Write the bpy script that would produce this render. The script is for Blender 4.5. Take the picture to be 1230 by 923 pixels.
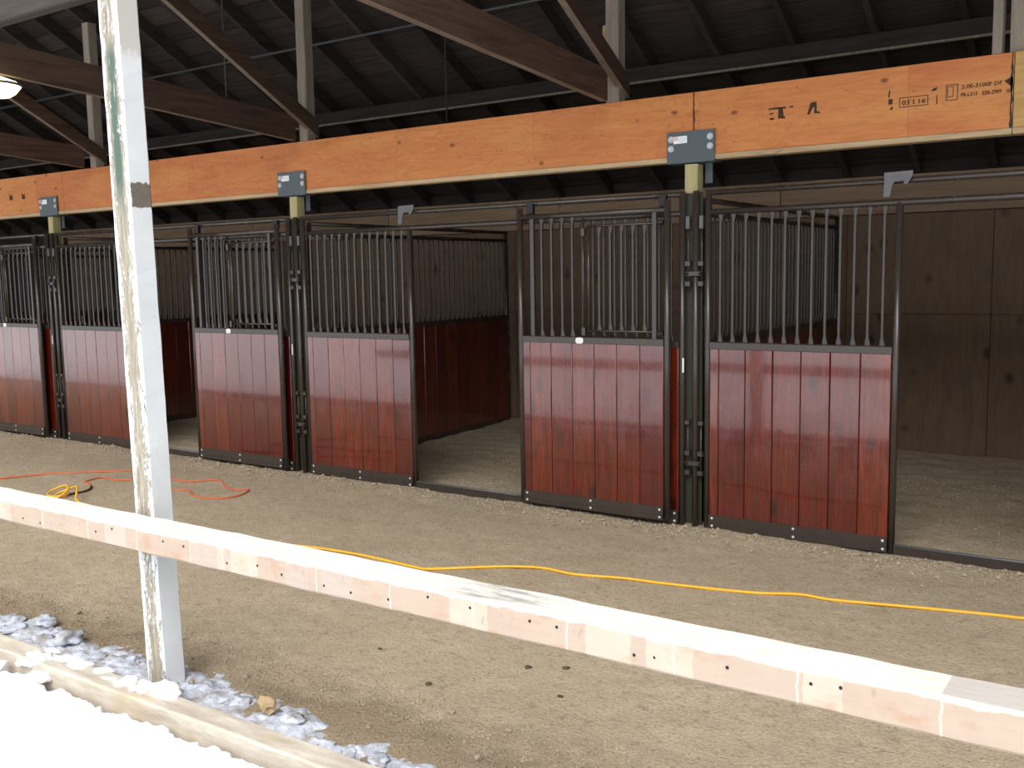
import bpy, math, random
from mathutils import Vector, Matrix, noise
random.seed(7)
scene = bpy.context.scene
for o in list(bpy.data.objects): bpy.data.objects.remove(o)
COL = scene.collection

# ------------------------------------------------------------------ camera
YAW, PITCH, ROLL, FPX = 0.595566451, -0.111334747, -0.0170866068, 1181.505
d = Vector((-math.sin(YAW)*math.cos(PITCH), math.cos(YAW)*math.cos(PITCH), math.sin(PITCH)))
r0 = Vector((math.cos(YAW), math.sin(YAW), 0)); u0 = r0.cross(d)
rr = r0*math.cos(ROLL)+u0*math.sin(ROLL); uu = -r0*math.sin(ROLL)+u0*math.cos(ROLL)
cam_data = bpy.data.cameras.new('camera'); cam = bpy.data.objects.new('camera', cam_data)
COL.objects.link(cam)
m = Matrix.Identity(4)
for i in range(3): m[i][0], m[i][1], m[i][2] = rr[i], uu[i], -d[i]
m.translation = (2.61286968, -6.00225428, 1.68771736)
cam.matrix_world = m
cam_data.sensor_fit = 'HORIZONTAL'; cam_data.sensor_width = 36.0; cam_data.lens = 36.0*FPX/1230.0
cam_data.clip_start = 0.05; cam_data.clip_end = 400
scene.camera = cam

# ------------------------------------------------------------------ world: even winter overcast
world = bpy.data.worlds.new('overcast_sky'); scene.world = world; world.use_nodes = True
bg = world.node_tree.nodes['Background']
bg.inputs[0].default_value = (0.86, 0.94, 1.0, 1); bg.inputs[1].default_value = 0.85
# the sun behind thin cloud: one very wide, soft source high over the yard
sun_data = bpy.data.lights.new('veiled_sun', 'SUN'); sun = bpy.data.objects.new('veiled_sun', sun_data); COL.objects.link(sun)
sun_data.energy = 2.6; sun_data.angle = math.radians(55); sun_data.color = (1.0, .975, .94)
sun.rotation_euler = Vector((-.30, .66, -.80)).to_track_quat('-Z', 'Y').to_euler()
scene.view_settings.view_transform = 'Standard'
scene.view_settings.look = 'None'
scene.view_settings.gamma = 1.0
scene.view_settings.use_curve_mapping = False
scene.view_settings.exposure = 0.65

# ------------------------------------------------------------------ node helpers
class N:
    def __init__(s, name):
        s.mat = bpy.data.materials.new(name); s.mat.use_nodes = True
        s.t = s.mat.node_tree; s.b = s.t.nodes['Principled BSDF']
        s._co = None
    def n(s, typ, **kw):
        nd = s.t.nodes.new(typ)
        for k, v in kw.items(): setattr(nd, k, v)
        return nd
    def L(s, a, b): s.t.links.new(a, b)
    def put(s, sock, v):
        if hasattr(v, 'is_linked') or hasattr(v, 'links'): s.L(v, sock)
        elif isinstance(v, (tuple, list)) and len(v) == 3 and sock.type == 'RGBA': sock.default_value = (*v, 1)
        else: sock.default_value = v
    def co(s):
        if s._co is None: s._co = s.n('ShaderNodeTexCoord').outputs['Object']
        return s._co
    def rnd(s): return s.n('ShaderNodeObjectInfo').outputs['Random']
    def world(s): return s.n('ShaderNodeNewGeometry').outputs['Position']
    def vec(s, src, scale=(1,1,1), add=None):
        v = s.n('ShaderNodeVectorMath', operation='MULTIPLY'); s.put(v.inputs[0], src); v.inputs[1].default_value = scale
        if add is None: return v.outputs[0]
        c = s.n('ShaderNodeCombineXYZ')
        for i in range(3): s.put(c.inputs[i], add)
        a = s.n('ShaderNodeVectorMath', operation='ADD'); s.L(v.outputs[0], a.inputs[0]); s.L(c.outputs[0], a.inputs[1])
        return a.outputs[0]
    def xyz(s, src):
        x = s.n('ShaderNodeSeparateXYZ'); s.L(src, x.inputs[0]); return x.outputs
    def noise(s, vec, scale=5, detail=4, rough=.55, dist=0):
        x = s.n('ShaderNodeTexNoise'); s.L(vec, x.inputs['Vector']); x.inputs['Scale'].default_value = scale
        x.inputs['Detail'].default_value = detail; x.inputs['Roughness'].default_value = rough
        x.inputs['Distortion'].default_value = dist
        return x.outputs[0]
    def voro(s, vec, scale=5, out='Distance', rnd=1.0):
        x = s.n('ShaderNodeTexVoronoi'); s.L(vec, x.inputs['Vector']); x.inputs['Scale'].default_value = scale
        x.inputs['Randomness'].default_value = rnd
        return x.outputs[out]
    def white(s, val):
        x = s.n('ShaderNodeTexWhiteNoise', noise_dimensions='1D'); s.put(x.inputs['W'], val); return x.outputs['Value']
    def m(s, op, a, b=0.0, c=0.0, clamp=False):
        x = s.n('ShaderNodeMath', operation=op, use_clamp=clamp)
        s.put(x.inputs[0], a); s.put(x.inputs[1], b)
        if op in ('MULTIPLY_ADD',): s.put(x.inputs[2], c)
        return x.outputs[0]
    def rng(s, v, a, b, c=0.0, e=1.0, smooth=False):
        x = s.n('ShaderNodeMapRange'); x.interpolation_type = 'SMOOTHSTEP' if smooth else 'LINEAR'
        s.put(x.inputs[0], v); s.put(x.inputs[1], a); s.put(x.inputs[2], b); s.put(x.inputs[3], c); s.put(x.inputs[4], e)
        return x.outputs[0]
    def mix(s, f, a, b, blend='MIX'):
        x = s.n('ShaderNodeMix', data_type='RGBA', blend_type=blend)
        s.put(x.inputs[0], f); s.put(x.inputs[6], a); s.put(x.inputs[7], b); return x.outputs[2]
    def bump(s, h, strength=.3, dist=.01):
        x = s.n('ShaderNodeBump'); x.inputs['Strength'].default_value = strength; x.inputs['Distance'].default_value = dist
        s.L(h, x.inputs['Height']); s.L(x.outputs[0], s.b.inputs['Normal'])
    def done(s, col, rough=.6, metal=0.0, spec=.5, coat=0.0, coatr=.1):
        s.put(s.b.inputs['Base Color'], col); s.put(s.b.inputs['Roughness'], rough)
        s.b.inputs['Metallic'].default_value = metal; s.b.inputs['Specular IOR Level'].default_value = spec
        s.b.inputs['Coat Weight'].default_value = coat; s.b.inputs['Coat Roughness'].default_value = coatr
        return s.mat

def simple(name, col, rough=.6, metal=0.0, spec=.5, var=.12, scale=30):
    k = N(name); f = k.noise(k.co(), scale, 3)
    lo = tuple(c*(1-var) for c in col); hi = tuple(min(1, c*(1+var)) for c in col)
    return k.done(k.mix(f, lo, hi), rough, metal, spec)

def wood(name, dark, light, axis, rough=.8, spec=.3, var=.25, scale=3.0, bump=.25, coords='co'):
    """timber with grain along `axis` (0,1,2), tone changing from piece to piece"""
    k = N(name); sc = [9.0, 9.0, 9.0]; sc[axis] = .7
    R = k.rnd(); off = k.m('MULTIPLY', R, 37.0)
    v = k.vec(k.co(), tuple(sc), off)
    g = k.noise(v, scale, 5, .6, .4)
    g2 = k.noise(v, scale*5, 3, .6)
    f = k.m('ADD', k.m('MULTIPLY', g, .75), k.m('MULTIPLY', g2, .25))
    col = k.mix(k.rng(f, .32, .68), dark, light)
    tone = k.rng(R, 0, 1, 1-var, 1+var)
    sc3 = k.n('ShaderNodeVectorMath', operation='SCALE'); k.L(col, sc3.inputs[0]); k.L(tone, sc3.inputs['Scale'])
    k.bump(f, bump, .004)
    return k.done(sc3.outputs[0], rough, 0, spec)

M = {}
# -- powder coated pipe
k = N('brown_powder_coat'); f = k.noise(k.co(), 4, 2)
M['pipe'] = k.done(k.mix(f, (.038,.027,.022), (.050,.037,.031)), k.rng(f, .3, .7, .25, .29), 0, .65)
# -- red stained, varnished board (grain along z)
k = N('red_varnished_board'); R = k.rnd(); off = k.m('MULTIPLY', R, 53.0)
R2 = k.white(k.m('MULTIPLY', R, 771.0)); R3 = k.white(k.m('ADD', k.m('MULTIPLY', R, 311.0), 5.0))
g = k.noise(k.vec(k.co(), (14,14,.8), off), 2.4, 6, .66, 1.4)
fine = k.noise(k.vec(k.co(), (70,70,1.8), off), 3.0, 3, .6)
ff = k.m('ADD', k.m('MULTIPLY', g, .72), k.m('MULTIPLY', fine, .28))
warm = k.mix(k.rng(ff, .34, .66), (.050,.0040,.0020), (.200,.025,.008))
cool = k.mix(k.rng(ff, .34, .66), (.034,.0025,.0022), (.125,.0085,.006))
col = k.mix(k.rng(R2, .15, .85), cool, warm)
streak = k.noise(k.vec(k.co(), (26,26,.55), k.m('MULTIPLY', R, 19.0)), 2.0, 4, .6, .6)
col = k.mix(k.rng(streak, .56, .70, 0, .60), col, (.030,.0050,.0040))
kn = k.voro(k.vec(k.co(), (5.2,5.2,2.3), off), 1.0)
col = k.mix(k.rng(kn, .07, .20, .9, 0.0), col, (.016,.005,.004))
gr = k.noise(k.vec(k.co(), (5,5,2.4), k.m('MULTIPLY', R3, 91.0)), 2.0, 4, .6)
col = k.mix(k.rng(gr, .60, .72, 0, .40), col, (.045,.022,.020))
saw = k.noise(k.vec(k.co(), (1.6,1.6,85), off), 2.0, 3, .7)
sawm = k.m('MULTIPLY', saw, k.rng(k.noise(k.vec(k.co(), (3,3,2.0), k.m('MULTIPLY', R3, 40.0)), 2.0, 3), .44, .58))
k.bump(k.m('ADD', k.m('MULTIPLY', fine, .30), k.m('MULTIPLY', sawm, 1.0)), .26, .0025)
M['board'] = k.done(col, k.rng(fine, .3, .7, .10, .18), 0, 1.0, 1.0, .05)
k.b.inputs['Specular Tint'].default_value = (1.0, .72, .70, 1)
# -- laminated beam face (grain along x, veneer lengths change tone)
k = N('orange_beam_veneer'); w = k.world(); X = k.xyz(w)
seg = k.m('FLOOR', k.m('DIVIDE', k.m('ADD', X[0], 40.63), 1.27))
tone = k.white(seg)
c2 = k.vec(w, (1.1,1.0,9.0), k.m('MULTIPLY', tone, 17.0))
g = k.noise(c2, 2.4, 6, .62, 1.6); g2 = k.noise(k.vec(w, (5,1,70)), 2.0, 3)
ff = k.m('ADD', k.m('MULTIPLY', g, .75), k.m('MULTIPLY', g2, .25))
a = k.mix(k.rng(ff, .28, .72), (.37,.096,.025), (.56,.172,.048))
b_ = k.mix(k.rng(ff, .28, .72), (.43,.145,.034), (.62,.245,.070))
col = k.mix(tone, a, b_)
yel = k.noise(k.vec(w, (.55,1,3.0)), 1.6, 3, .5)
col = k.mix(k.rng(yel, .48, .68, 0, .55), col, (.56,.250,.068))
cath = k.noise(k.vec(w, (1.6,1,6.5), k.m('MULTIPLY', tone, 31.0)), 1.2, 2, .5, .6)
rings = k.m('ABSOLUTE', k.m('SUBTRACT', k.m('FRACT', k.m('MULTIPLY', cath, 9.0)), .5))
col = k.mix(k.rng(rings, .0, .13, .30, 0), col, (.27,.082,.025))
kn = k.voro(k.vec(w, (3.6,1,6.0)), 1.0)
col = k.mix(k.rng(kn, .05, .11, .85, 0), col, (.13,.035,.014))
kn2 = k.voro(k.vec(w, (9,1,15)), 1.0)
col = k.mix(k.rng(kn2, .05, .11, .6, 0), col, (.15,.042,.016))
fr = k.m('FRACT', k.m('DIVIDE', k.m('ADD', X[0], 40.63), 1.27))
col = k.mix(k.rng(fr, .0, .005, .5, 0), col, (.2,.08,.03))
k.bump(ff, .12, .003)
M['beam'] = k.done(col, .55, 0, .35)
k = N('yellow_beam_veneer'); g = k.noise(k.vec(k.world(), (1.1,1,9)), 2.4, 5, .6, 1.0)
M['beam_yellow'] = k.done(k.mix(k.rng(g, .3, .7), (.38,.21,.06), (.50,.30,.10)), .55, 0, .35)
M['beam_edge'] = wood('pale_beam_edge', (.33,.215,.115), (.52,.385,.235), 0, .75, .3, .1)
M['old'] = wood('old_brown_timber', (.032,.017,.011), (.085,.049,.033), 1, .85, .25, .22)
M['oldz'] = wood('old_grey_upright', (.17,.135,.105), (.30,.25,.20), 2, .85, .25, .2)
M['old_lit_under'] = wood('old_timber_lit_underside', (.12,.085,.062), (.22,.165,.125), 1, .85, .25, .1)  # paler brown for timber undersides: light off the floor put into the colour
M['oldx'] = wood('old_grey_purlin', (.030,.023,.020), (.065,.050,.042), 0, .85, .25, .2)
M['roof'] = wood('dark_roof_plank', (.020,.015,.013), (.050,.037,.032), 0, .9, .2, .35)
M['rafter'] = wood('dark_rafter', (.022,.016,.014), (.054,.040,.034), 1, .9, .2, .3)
k = N('plywood_wall'); R = k.rnd(); off = k.m('MULTIPLY', R, 23.0)
g = k.noise(k.vec(k.co(), (7,1,1.0), off), 2.4, 5, .6, 1.5)
col = k.mix(k.rng(g, .3, .7), (.135,.084,.052), (.185,.118,.074))
kn = k.voro(k.vec(k.co(), (4.2,1,3.2), off), 1.0)
col = k.mix(k.rng(kn, .08, .22, .85, 0), col, (.045,.024,.016))
dirtn = k.noise(k.vec(k.co(), (2,2,2), off), 2.0, 4)
col = k.mix(k.rng(dirtn, .5, .75, 0, .4), col, (.10,.075,.058))
M['ply'] = k.done(col, .8, 0, .3)
M['header'] = wood('wall_header_board', (.22,.14,.085), (.34,.23,.145), 0, .8, .3, .12)
k = N('treated_post_wood'); g = k.noise(k.vec(k.co(), (14,14,1)), 2.5, 5)
M['post'] = k.done(k.mix(k.rng(g, .3, .7), (.30,.255,.115), (.46,.40,.21)), .75, 0, .3)
M['olive'] = simple('dark_olive', (.028,.030,.018), .6, 0, .4, .2, 20)
M['bracket'] = simple('blue_grey_steel', (.066,.082,.094), .45, .0, .5, .1, 40)
M['galv'] = simple('galvanised_steel', (.52,.53,.53), .42, .5, .5, .2, 60)
M['galv_dull'] = simple('grey_steel_plate', (.12,.116,.124), .5, .3, .5, .25, 25)
M['bolt'] = simple('zinc_bolt', (.72,.72,.70), .35, .3, .5, .08, 40)
M['black'] = simple('black_hardware', (.012,.010,.009), .5, 0, .4)
M['ink'] = simple('black_stamp_ink', (.055,.030,.018), .8, 0, .2, .5, 90)
M['tar'] = simple('black_sealant', (.020,.017,.012), .6, 0, .4, .6, 60)
M['sticker'] = simple('white_sticker', (.80,.80,.80), .5, 0, .4, .02)
M['sticker_red'] = simple('pink_sticker_print', (.62,.42,.44), .5, 0, .4, .1)
M['sticker_blue'] = simple('pale_blue_print', (.42,.52,.60), .5, 0, .4, .1)
M['orange'] = simple('orange_cord', (.62,.135,.05), .5, 0, .4)
M['yellow'] = simple('yellow_cord', (.80,.42,.03), .45, 0, .4)
M['dark_cord'] = simple('dark_cord_plug', (.10,.035,.025), .5, 0, .4)
M['conduit'] = simple('galvanised_conduit', (.055,.056,.060), .5, .2, .4, .2)
M['rock'] = simple('tan_rock', (.42,.30,.17), .9, 0, .2, .35, 25)
M['stone'] = simple('pale_stone', (.34,.28,.215), .9, 0, .2, .3, 25)
M['clod'] = simple('dark_clod', (.10,.075,.05), .95, 0, .15, .4, 40)
# -- peeling paint: front face flaking badly, other faces mostly sound
def paint(name, front):
    k = N(name); c = k.co(); X = k.xyz(c)
    n1 = k.noise(k.vec(c, (34,34,7)), 1.6, 8, .74); n2 = k.noise(k.vec(c, (75,75,26)), 2.2, 5, .75)
    nn = k.m('ADD', k.m('MULTIPLY', n1, .60), k.m('MULTIPLY', n2, .40))
    woodc = k.mix(k.rng(k.noise(k.vec(c, (40,40,3)), 2.5, 5, .7), .35, .65), (.20,.165,.125), (.42,.37,.29))
    white = k.mix(k.noise(c, 8, 4), (.62,.64,.66), (.76,.78,.80))
    if front:
        # flaking is worst along the middle of the face
        mid = k.m('ABSOLUTE', k.m('ADD', X[0], -.005))
        thr = k.m('ADD', k.rng(mid, .018, .058, .585, .40), k.rng(k.noise(k.vec(c, (6,6,1.6)), 1.5, 2), .35, .65, -.05, .05))
        msk = k.rng(nn, k.m('SUBTRACT', thr, .012), k.m('ADD', thr, .012))
        g = k.m('MULTIPLY', k.rng(X[2], 1.95, 2.15), k.rng(X[2], 2.62, 2.70, 1, 0))
        g = k.m('MULTIPLY', g, k.rng(mid, .016, .034, 1, 0))
        gn = k.rng(k.noise(k.vec(c, (25,25,3)), 2.2, 5, .7), .36, .42)
        under = k.mix(k.m('MULTIPLY', g, gn), woodc, (.075,.115,.092))
        col = k.mix(msk, under, white)
    else:
        msk = k.rng(nn, .355, .37)
        zz = k.m('ABSOLUTE', k.m('ADD', X[2], -2.085)); yy = k.m('ABSOLUTE', k.m('ADD', X[1], -.005))
        wob = k.m('MULTIPLY', k.noise(k.vec(c, (60,60,60)), 1.0, 3), .03)
        bare = k.m('MULTIPLY', k.rng(k.m('ADD', zz, wob), .062, .066, 1, 0), k.rng(k.m('ADD', yy, wob), .062, .066, 1, 0))
        top = k.rng(k.m('ADD', X[2], k.m('MULTIPLY', wob, 3.0)), 2.66, 2.70)
        col = k.mix(msk, woodc, white)
        col = k.mix(bare, col, k.mix(n2, (.10,.085,.07), (.22,.19,.16)))
        col = k.mix(k.m('MULTIPLY', top, .7), col, (.50,.45,.39))
    k.bump(msk, .5, .003)
    return k.done(col, .6, 0, .35)
M['paint_front'] = paint('peeling_white_paint_front', True)
M['paint_side'] = paint('peeling_white_paint_side', False)
# -- reclaimed rail: pink and cream lengths left by the boards once nailed across it
k = N('reclaimed_rail_face'); c = k.co(); X = k.xyz(c)
wv = k.m('ADD', X[0], k.m('MULTIPLY', k.noise(k.vec(c, (0,3,30)), 1.0, 2), .012))
cell = k.m('FLOOR', k.m('ADD', k.m('MULTIPLY', wv, 7.2), k.m('MULTIPLY', k.white(k.m('FLOOR', k.m('MULTIPLY', wv, 2.4))), 1.6)))
t = k.white(cell); t2 = k.white(k.m('ADD', cell, 71.0))
grain = k.noise(k.vec(c, (2,12,16)), 2.2, 5, .6)
pink = k.mix(grain, (.40,.305,.240), (.49,.385,.310)); cream = k.mix(grain, (.46,.385,.305), (.55,.47,.385))
grey = k.mix(grain, (.40,.335,.30), (.50,.42,.38))
col = k.mix(k.rng(t, .58, .66), pink, cream)
col = k.mix(k.rng(t2, .80, .84, 0, .6), col, grey)
blot = k.noise(k.vec(c, (7,7,14)), 1.4, 4)
col = k.mix(k.rng(blot, .55, .75, 0, .75), col, (.42,.255,.175))
edge = k.rng(k.m('ADD', X[2], k.m('MULTIPLY', k.noise(c, 14, 4), .03)), .050, .056)
lines = k.m('ABSOLUTE', k.m('SUBTRACT', k.m('FRACT', k.m('MULTIPLY', wv, 3.1)), .5))
col = k.mix(k.rng(lines, .006, .012, .7, 0), col, (.60,.54,.46))
col = k.mix(k.rng(k.noise(k.vec(c, (22,22,9)), 1.6, 4, .7), .62, .70, 0, .5), col, (.28,.22,.18))
col = k.mix(edge, col, (.62,.57,.49))
k.bump(grain, .2, .003)
M['rail_face'] = k.done(col, .8, 0, .25)
k = N('reclaimed_rail_top'); c = k.co(); X = k.xyz(c)
g = k.noise(k.vec(c, (3,14,14)), 2.0, 6, .68)
col = k.mix(k.rng(g, .3, .65), (.70,.64,.53), (.88,.84,.76))
px = k.m('ABSOLUTE', k.m('ADD', X[0], -7.00))
st = k.m('MULTIPLY', k.rng(px, .05, .30, 1, 0), k.rng(k.noise(k.vec(c, (4,25,25)), 1.5, 5, .7), .42, .6))
col = k.mix(k.m('MULTIPLY', st, .75), col, (.22,.21,.21))
col = k.mix(k.rng(X[0], 8.215, 8.22, 0, .8), col, (.47,.42,.39))
k.bump(g, .5, .006)
M['rail_top'] = k.done(col, .85, 0, .25)
k = N('weathered_kerb'); c = k.co()
g = k.noise(k.vec(c, (2,10,10)), 2.0, 6, .65); n = k.noise(c, 3, 4)
col = k.mix(k.rng(g, .3, .7), (.40,.33,.265), (.66,.60,.51))
col = k.mix(k.rng(n, .52, .68, 0, .6), col, (.50,.38,.22))
k.bump(g, .5, .006)
M['kerb'] = k.done(col, .85, 0, .25)
# -- dirt and snow
k = N('sandy_dirt'); w = k.world(); X = k.xyz(w)
n1 = k.noise(w, 1.1, 5, .6); n2 = k.noise(w, 9, 6, .7); n3 = k.noise(w, 70, 4, .7); v = k.voro(w, 55)
col = k.mix(k.rng(n1, .3, .7), (.425,.340,.230), (.52,.424,.300))
col = k.mix(k.rng(n2, .35, .70), col, (.40,.318,.222))
col = k.mix(k.rng(n3, .52, .72, 0, .8), col, (.19,.145,.10))
clump = k.noise(w, 20, 5, .7)
col = k.mix(k.rng(clump, .56, .68, 0, .7), col, (.24,.185,.130))
spk = k.voro(w, 90)
col = k.mix(k.rng(spk, .10, .22, .55, 0), col, (.16,.12,.085))
col = k.mix(k.rng(k.noise(w, 38, 3, .6), .66, .74, 0, .7), col, (.58,.51,.42))
damp = k.m('ADD', X[1], k.m('MULTIPLY', k.noise(w, 5, 4), .5))
col = k.mix(k.rng(damp, -3.12, -2.86, .62, 0), col, (.235,.175,.112))
hh = k.m('ADD', k.m('MULTIPLY', n2, .5), k.m('MULTIPLY', n3, .35)); hh = k.m('SUBTRACT', hh, k.m('MULTIPLY', v, .15))
k.bump(hh, .70, .03)
M['dirt'] = k.done(col, .95, 0, .15)
k = N('white_snow'); w = k.world(); n = k.noise(w, 30, 5, .65)
k.bump(n, .35, .015)
M['snow'] = k.done(k.mix(n, (.86,.87,.90), (.93,.94,.95)), .7, 0, .2)
k = N('trodden_snow'); w = k.world(); n = k.noise(w, 26, 5, .7); n2 = k.noise(w, 9, 4, .6)
col = k.mix(k.rng(n, .35, .65), (.40,.42,.49), (.66,.69,.77))
col = k.mix(k.rng(n2, .50, .66, 0, .75), col, (.30,.25,.20))
k.bump(n, .6, .02)
M['snow_dirty'] = k.done(col, .65, 0, .25)
# -- lamp
k = N('lit_lamp_glass'); k.b.inputs['Emission Color'].default_value = (1.0, .88, .50, 1); k.b.inputs['Emission Strength'].default_value = 1.5
M['lamp'] = k.done((.9,.85,.7), .4)

# ------------------------------------------------------------------ mesh helpers
def mesh(name, V, F, mats, smooth=False, fm=None):
    me = bpy.data.meshes.new(name); me.from_pydata([tuple(v) for v in V], [], F); me.validate(verbose=False)
    for mt in (mats if isinstance(mats, (list, tuple)) else [mats]): me.materials.append(M[mt])
    if smooth is True: me.polygons.foreach_set('use_smooth', [True]*len(me.polygons))
    elif smooth: me.polygons.foreach_set('use_smooth', smooth)
    if fm: me.polygons.foreach_set('material_index', fm)
    me.update(); return me

def O(name, me, parent=None, loc=(0,0,0), rot=(0,0,0), label=None, cat=None, group=None, kind=None):
    o = bpy.data.objects.new(name, me); COL.objects.link(o)
    o.location = loc; o.rotation_euler = rot
    if parent: o.parent = parent
    if label: o['label'] = label
    if cat: o['category'] = cat
    if group: o['group'] = group
    if kind: o['kind'] = kind
    return o
def E(name, loc, label, cat, group=None): return O(name, None, None, loc, (0,0,0), label, cat, group)

CACHE = {}
def cached(fn):
    def g(*a):
        key = (fn.__name__,)+a
        if key not in CACHE: CACHE[key] = fn(*a)
        return CACHE[key]
    return g

@cached
def box(sx, sy, sz, mat, ch=0.0):
    """box centred in x,y standing on z=0; ch chamfers its long (z) edges"""
    return mesh('box', *prism_data(rect(sx, sy, ch), sz), mat)
def rect(sx, sy, ch=0.0):
    x, y = sx/2, sy/2
    if ch <= 0: return [(-x,-y),(x,-y),(x,y),(-x,y)]
    c = ch
    return [(-x+c,-y),(x-c,-y),(x,-y+c),(x,y-c),(x-c,y),(-x+c,y),(-x,y-c),(-x,-y+c)]
def prism_data(poly, h):
    n = len(poly); V = [(x,y,0) for x,y in poly]+[(x,y,h) for x,y in poly]
    F = [[i,(i+1)%n,n+(i+1)%n,n+i] for i in range(n)]+[list(range(n))[::-1], list(range(n,2*n))]
    return V, F
@cached
def cbox(sx, sy, sz, mat, ch=0.004):
    """box with its corner at the centre, all edges along x chamfered"""
    P = rect(sy, sz, min(ch, sy*.3, sz*.3)); n = len(P)
    V = [(-sx/2,y,z) for y,z in P]+[(sx/2,y,z) for y,z in P]
    F = [[i,(i+1)%n,n+(i+1)%n,n+i] for i in range(n)]+[list(range(n))[::-1], list(range(n,2*n))]
    return mesh('box', V, F, mat)
@cached
def rod(L, r, mat, n=10):
    """pipe along +z from 0 to L"""
    V = [(r*math.cos(2*math.pi*i/n), r*math.sin(2*math.pi*i/n), z) for z in (0, L) for i in range(n)]
    F = [[i,(i+1)%n,n+(i+1)%n,n+i] for i in range(n)]+[list(range(n))[::-1], list(range(n,2*n))]
    return mesh('pipe', V, F, mat, [True]*n+[False]*2)
@cached
def grille_bar(L, r, mat, axis):
    """round bar whose pinched ends flare flat; axis 0 flares along x, 1 along y"""
    n = 8; V = []
    prof = [(0,2.1,.35),(.022,1.9,.45),(.055,1,1),(L-.055,1,1),(L-.022,1.9,.45),(L,2.1,.35)]
    for z, a, b in prof:
        for i in range(n):
            t = 2*math.pi*(i+.5)/n; x, y = r*a*math.cos(t), r*b*math.sin(t)
            V.append((x,y,z) if axis == 0 else (y,x,z))
    k = len(prof); F = []
    for q in range(k-1):
        for i in range(n):
            f = [q*n+i, q*n+(i+1)%n, (q+1)*n+(i+1)%n, (q+1)*n+i]
            F.append(f if axis == 0 else f[::-1])
    return mesh('bar', V, F, mat, True)
@cached
def stud(r, h, mat):
    """bolt: washer and domed head facing -y"""
    n = 10; V = []
    for rad, y in ((r*1.0,0),(r*1.0,-h*.3),(r*.62,-h*.3),(r*.62,-h*.8),(r*.4,-h)):
        V += [(rad*math.cos(2*math.pi*i/n), y, rad*math.sin(2*math.pi*i/n)) for i in range(n)]
    F = [[q*n+i, q*n+(i+1)%n, (q+1)*n+(i+1)%n, (q+1)*n+i] for q in range(4) for i in range(n)]+[list(range(4*n,5*n))]
    return mesh('bolt', V, F, mat)
def pipe_between(name, p0, p1, r, mat, parent=None, n=10, **kw):
    p0, p1 = Vector(p0), Vector(p1); v = p1-p0
    o = O(name, rod(round(v.length,4), r, mat, n), parent, p0, v.to_track_quat('Z','Y').to_euler(), **kw); return o
def tube(pts, r, mat, n=7, step=4):
    """smooth cord through pts"""
    P = [Vector(p) for p in pts]; Q = []
    for i in range(len(P)-1):
        a, b, c, e = P[max(i-1,0)], P[i], P[i+1], P[min(i+2,len(P)-1)]
        for s in range(step):
            t = s/step
            Q.append(.5*((2*b)+(c-a)*t+(2*a-5*b+4*c-e)*t*t+(3*b-a-3*c+e)*t**3))
    Q.append(P[-1]); V = []; F = []
    for i, q in enumerate(Q):
        tg = (Q[min(i+1,len(Q)-1)]-Q[max(i-1,0)]).normalized()
        s = tg.cross(Vector((0,0,1))); s = s.normalized() if s.length > 1e-4 else Vector((1,0,0)); w = s.cross(tg)
        V += [q+r*(math.cos(2*math.pi*j/n)*s+math.sin(2*math.pi*j/n)*w) for j in range(n)]
    for i in range(len(Q)-1):
        for j in range(n): F.append([i*n+j, i*n+(j+1)%n, (i+1)*n+(j+1)%n, (i+1)*n+j])
    return mesh('cord', V, F, mat, True)
def plate(poly, y0, y1, mat):
    """outline in (x,z) extruded from y0 (front) to y1"""
    n = len(poly); V = [(x,y0,z) for x,z in poly]+[(x,y1,z) for x,z in poly]
    F = [list(range(n)), list(range(n,2*n))[::-1]]+[[i,n+i,n+(i+1)%n,(i+1)%n] for i in range(n)]
    return mesh('plate', V, F, mat)
def side_beam(poly, t, mat, lit_under=None):
    """outline in (y,z) with thickness t centred on x=0"""
    n = len(poly); V = [(-t/2,y,z) for y,z in poly]+[(t/2,y,z) for y,z in poly]
    F = [list(range(n))[::-1], list(range(n,2*n))]+[[i,(i+1)%n,n+(i+1)%n,n+i] for i in range(n)]
    if not lit_under: return mesh('timber', V, F, mat)
    return mesh('timber', V, F, [mat, lit_under], False, [1 if i == n+1 else 0 for i in range(n+2)])  # only the underside face gets the painted-in floor light
def blob(r, seed, mat, squash=.7, sub=2, rough=.35):
    import bmesh
    bm = bmesh.new(); bmesh.ops.create_icosphere(bm, subdivisions=sub, radius=r)
    for v in bm.verts:
        q = noise.noise(v.co/r*1.1+Vector((seed*3.1,seed*7.7,0)))+.5*noise.noise(v.co/r*2.7+Vector((seed,0,seed)))
        v.co *= 1+rough*q; v.co.z *= squash
    zmin = min(v.co.z for v in bm.verts)
    for v in bm.verts: v.co.z -= zmin
    me = bpy.data.meshes.new('lump'); bm.to_mesh(me); bm.free()
    me.polygons.foreach_set('use_smooth', [sub > 2]*len(me.polygons)); me.materials.append(M[mat]); return me

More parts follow.
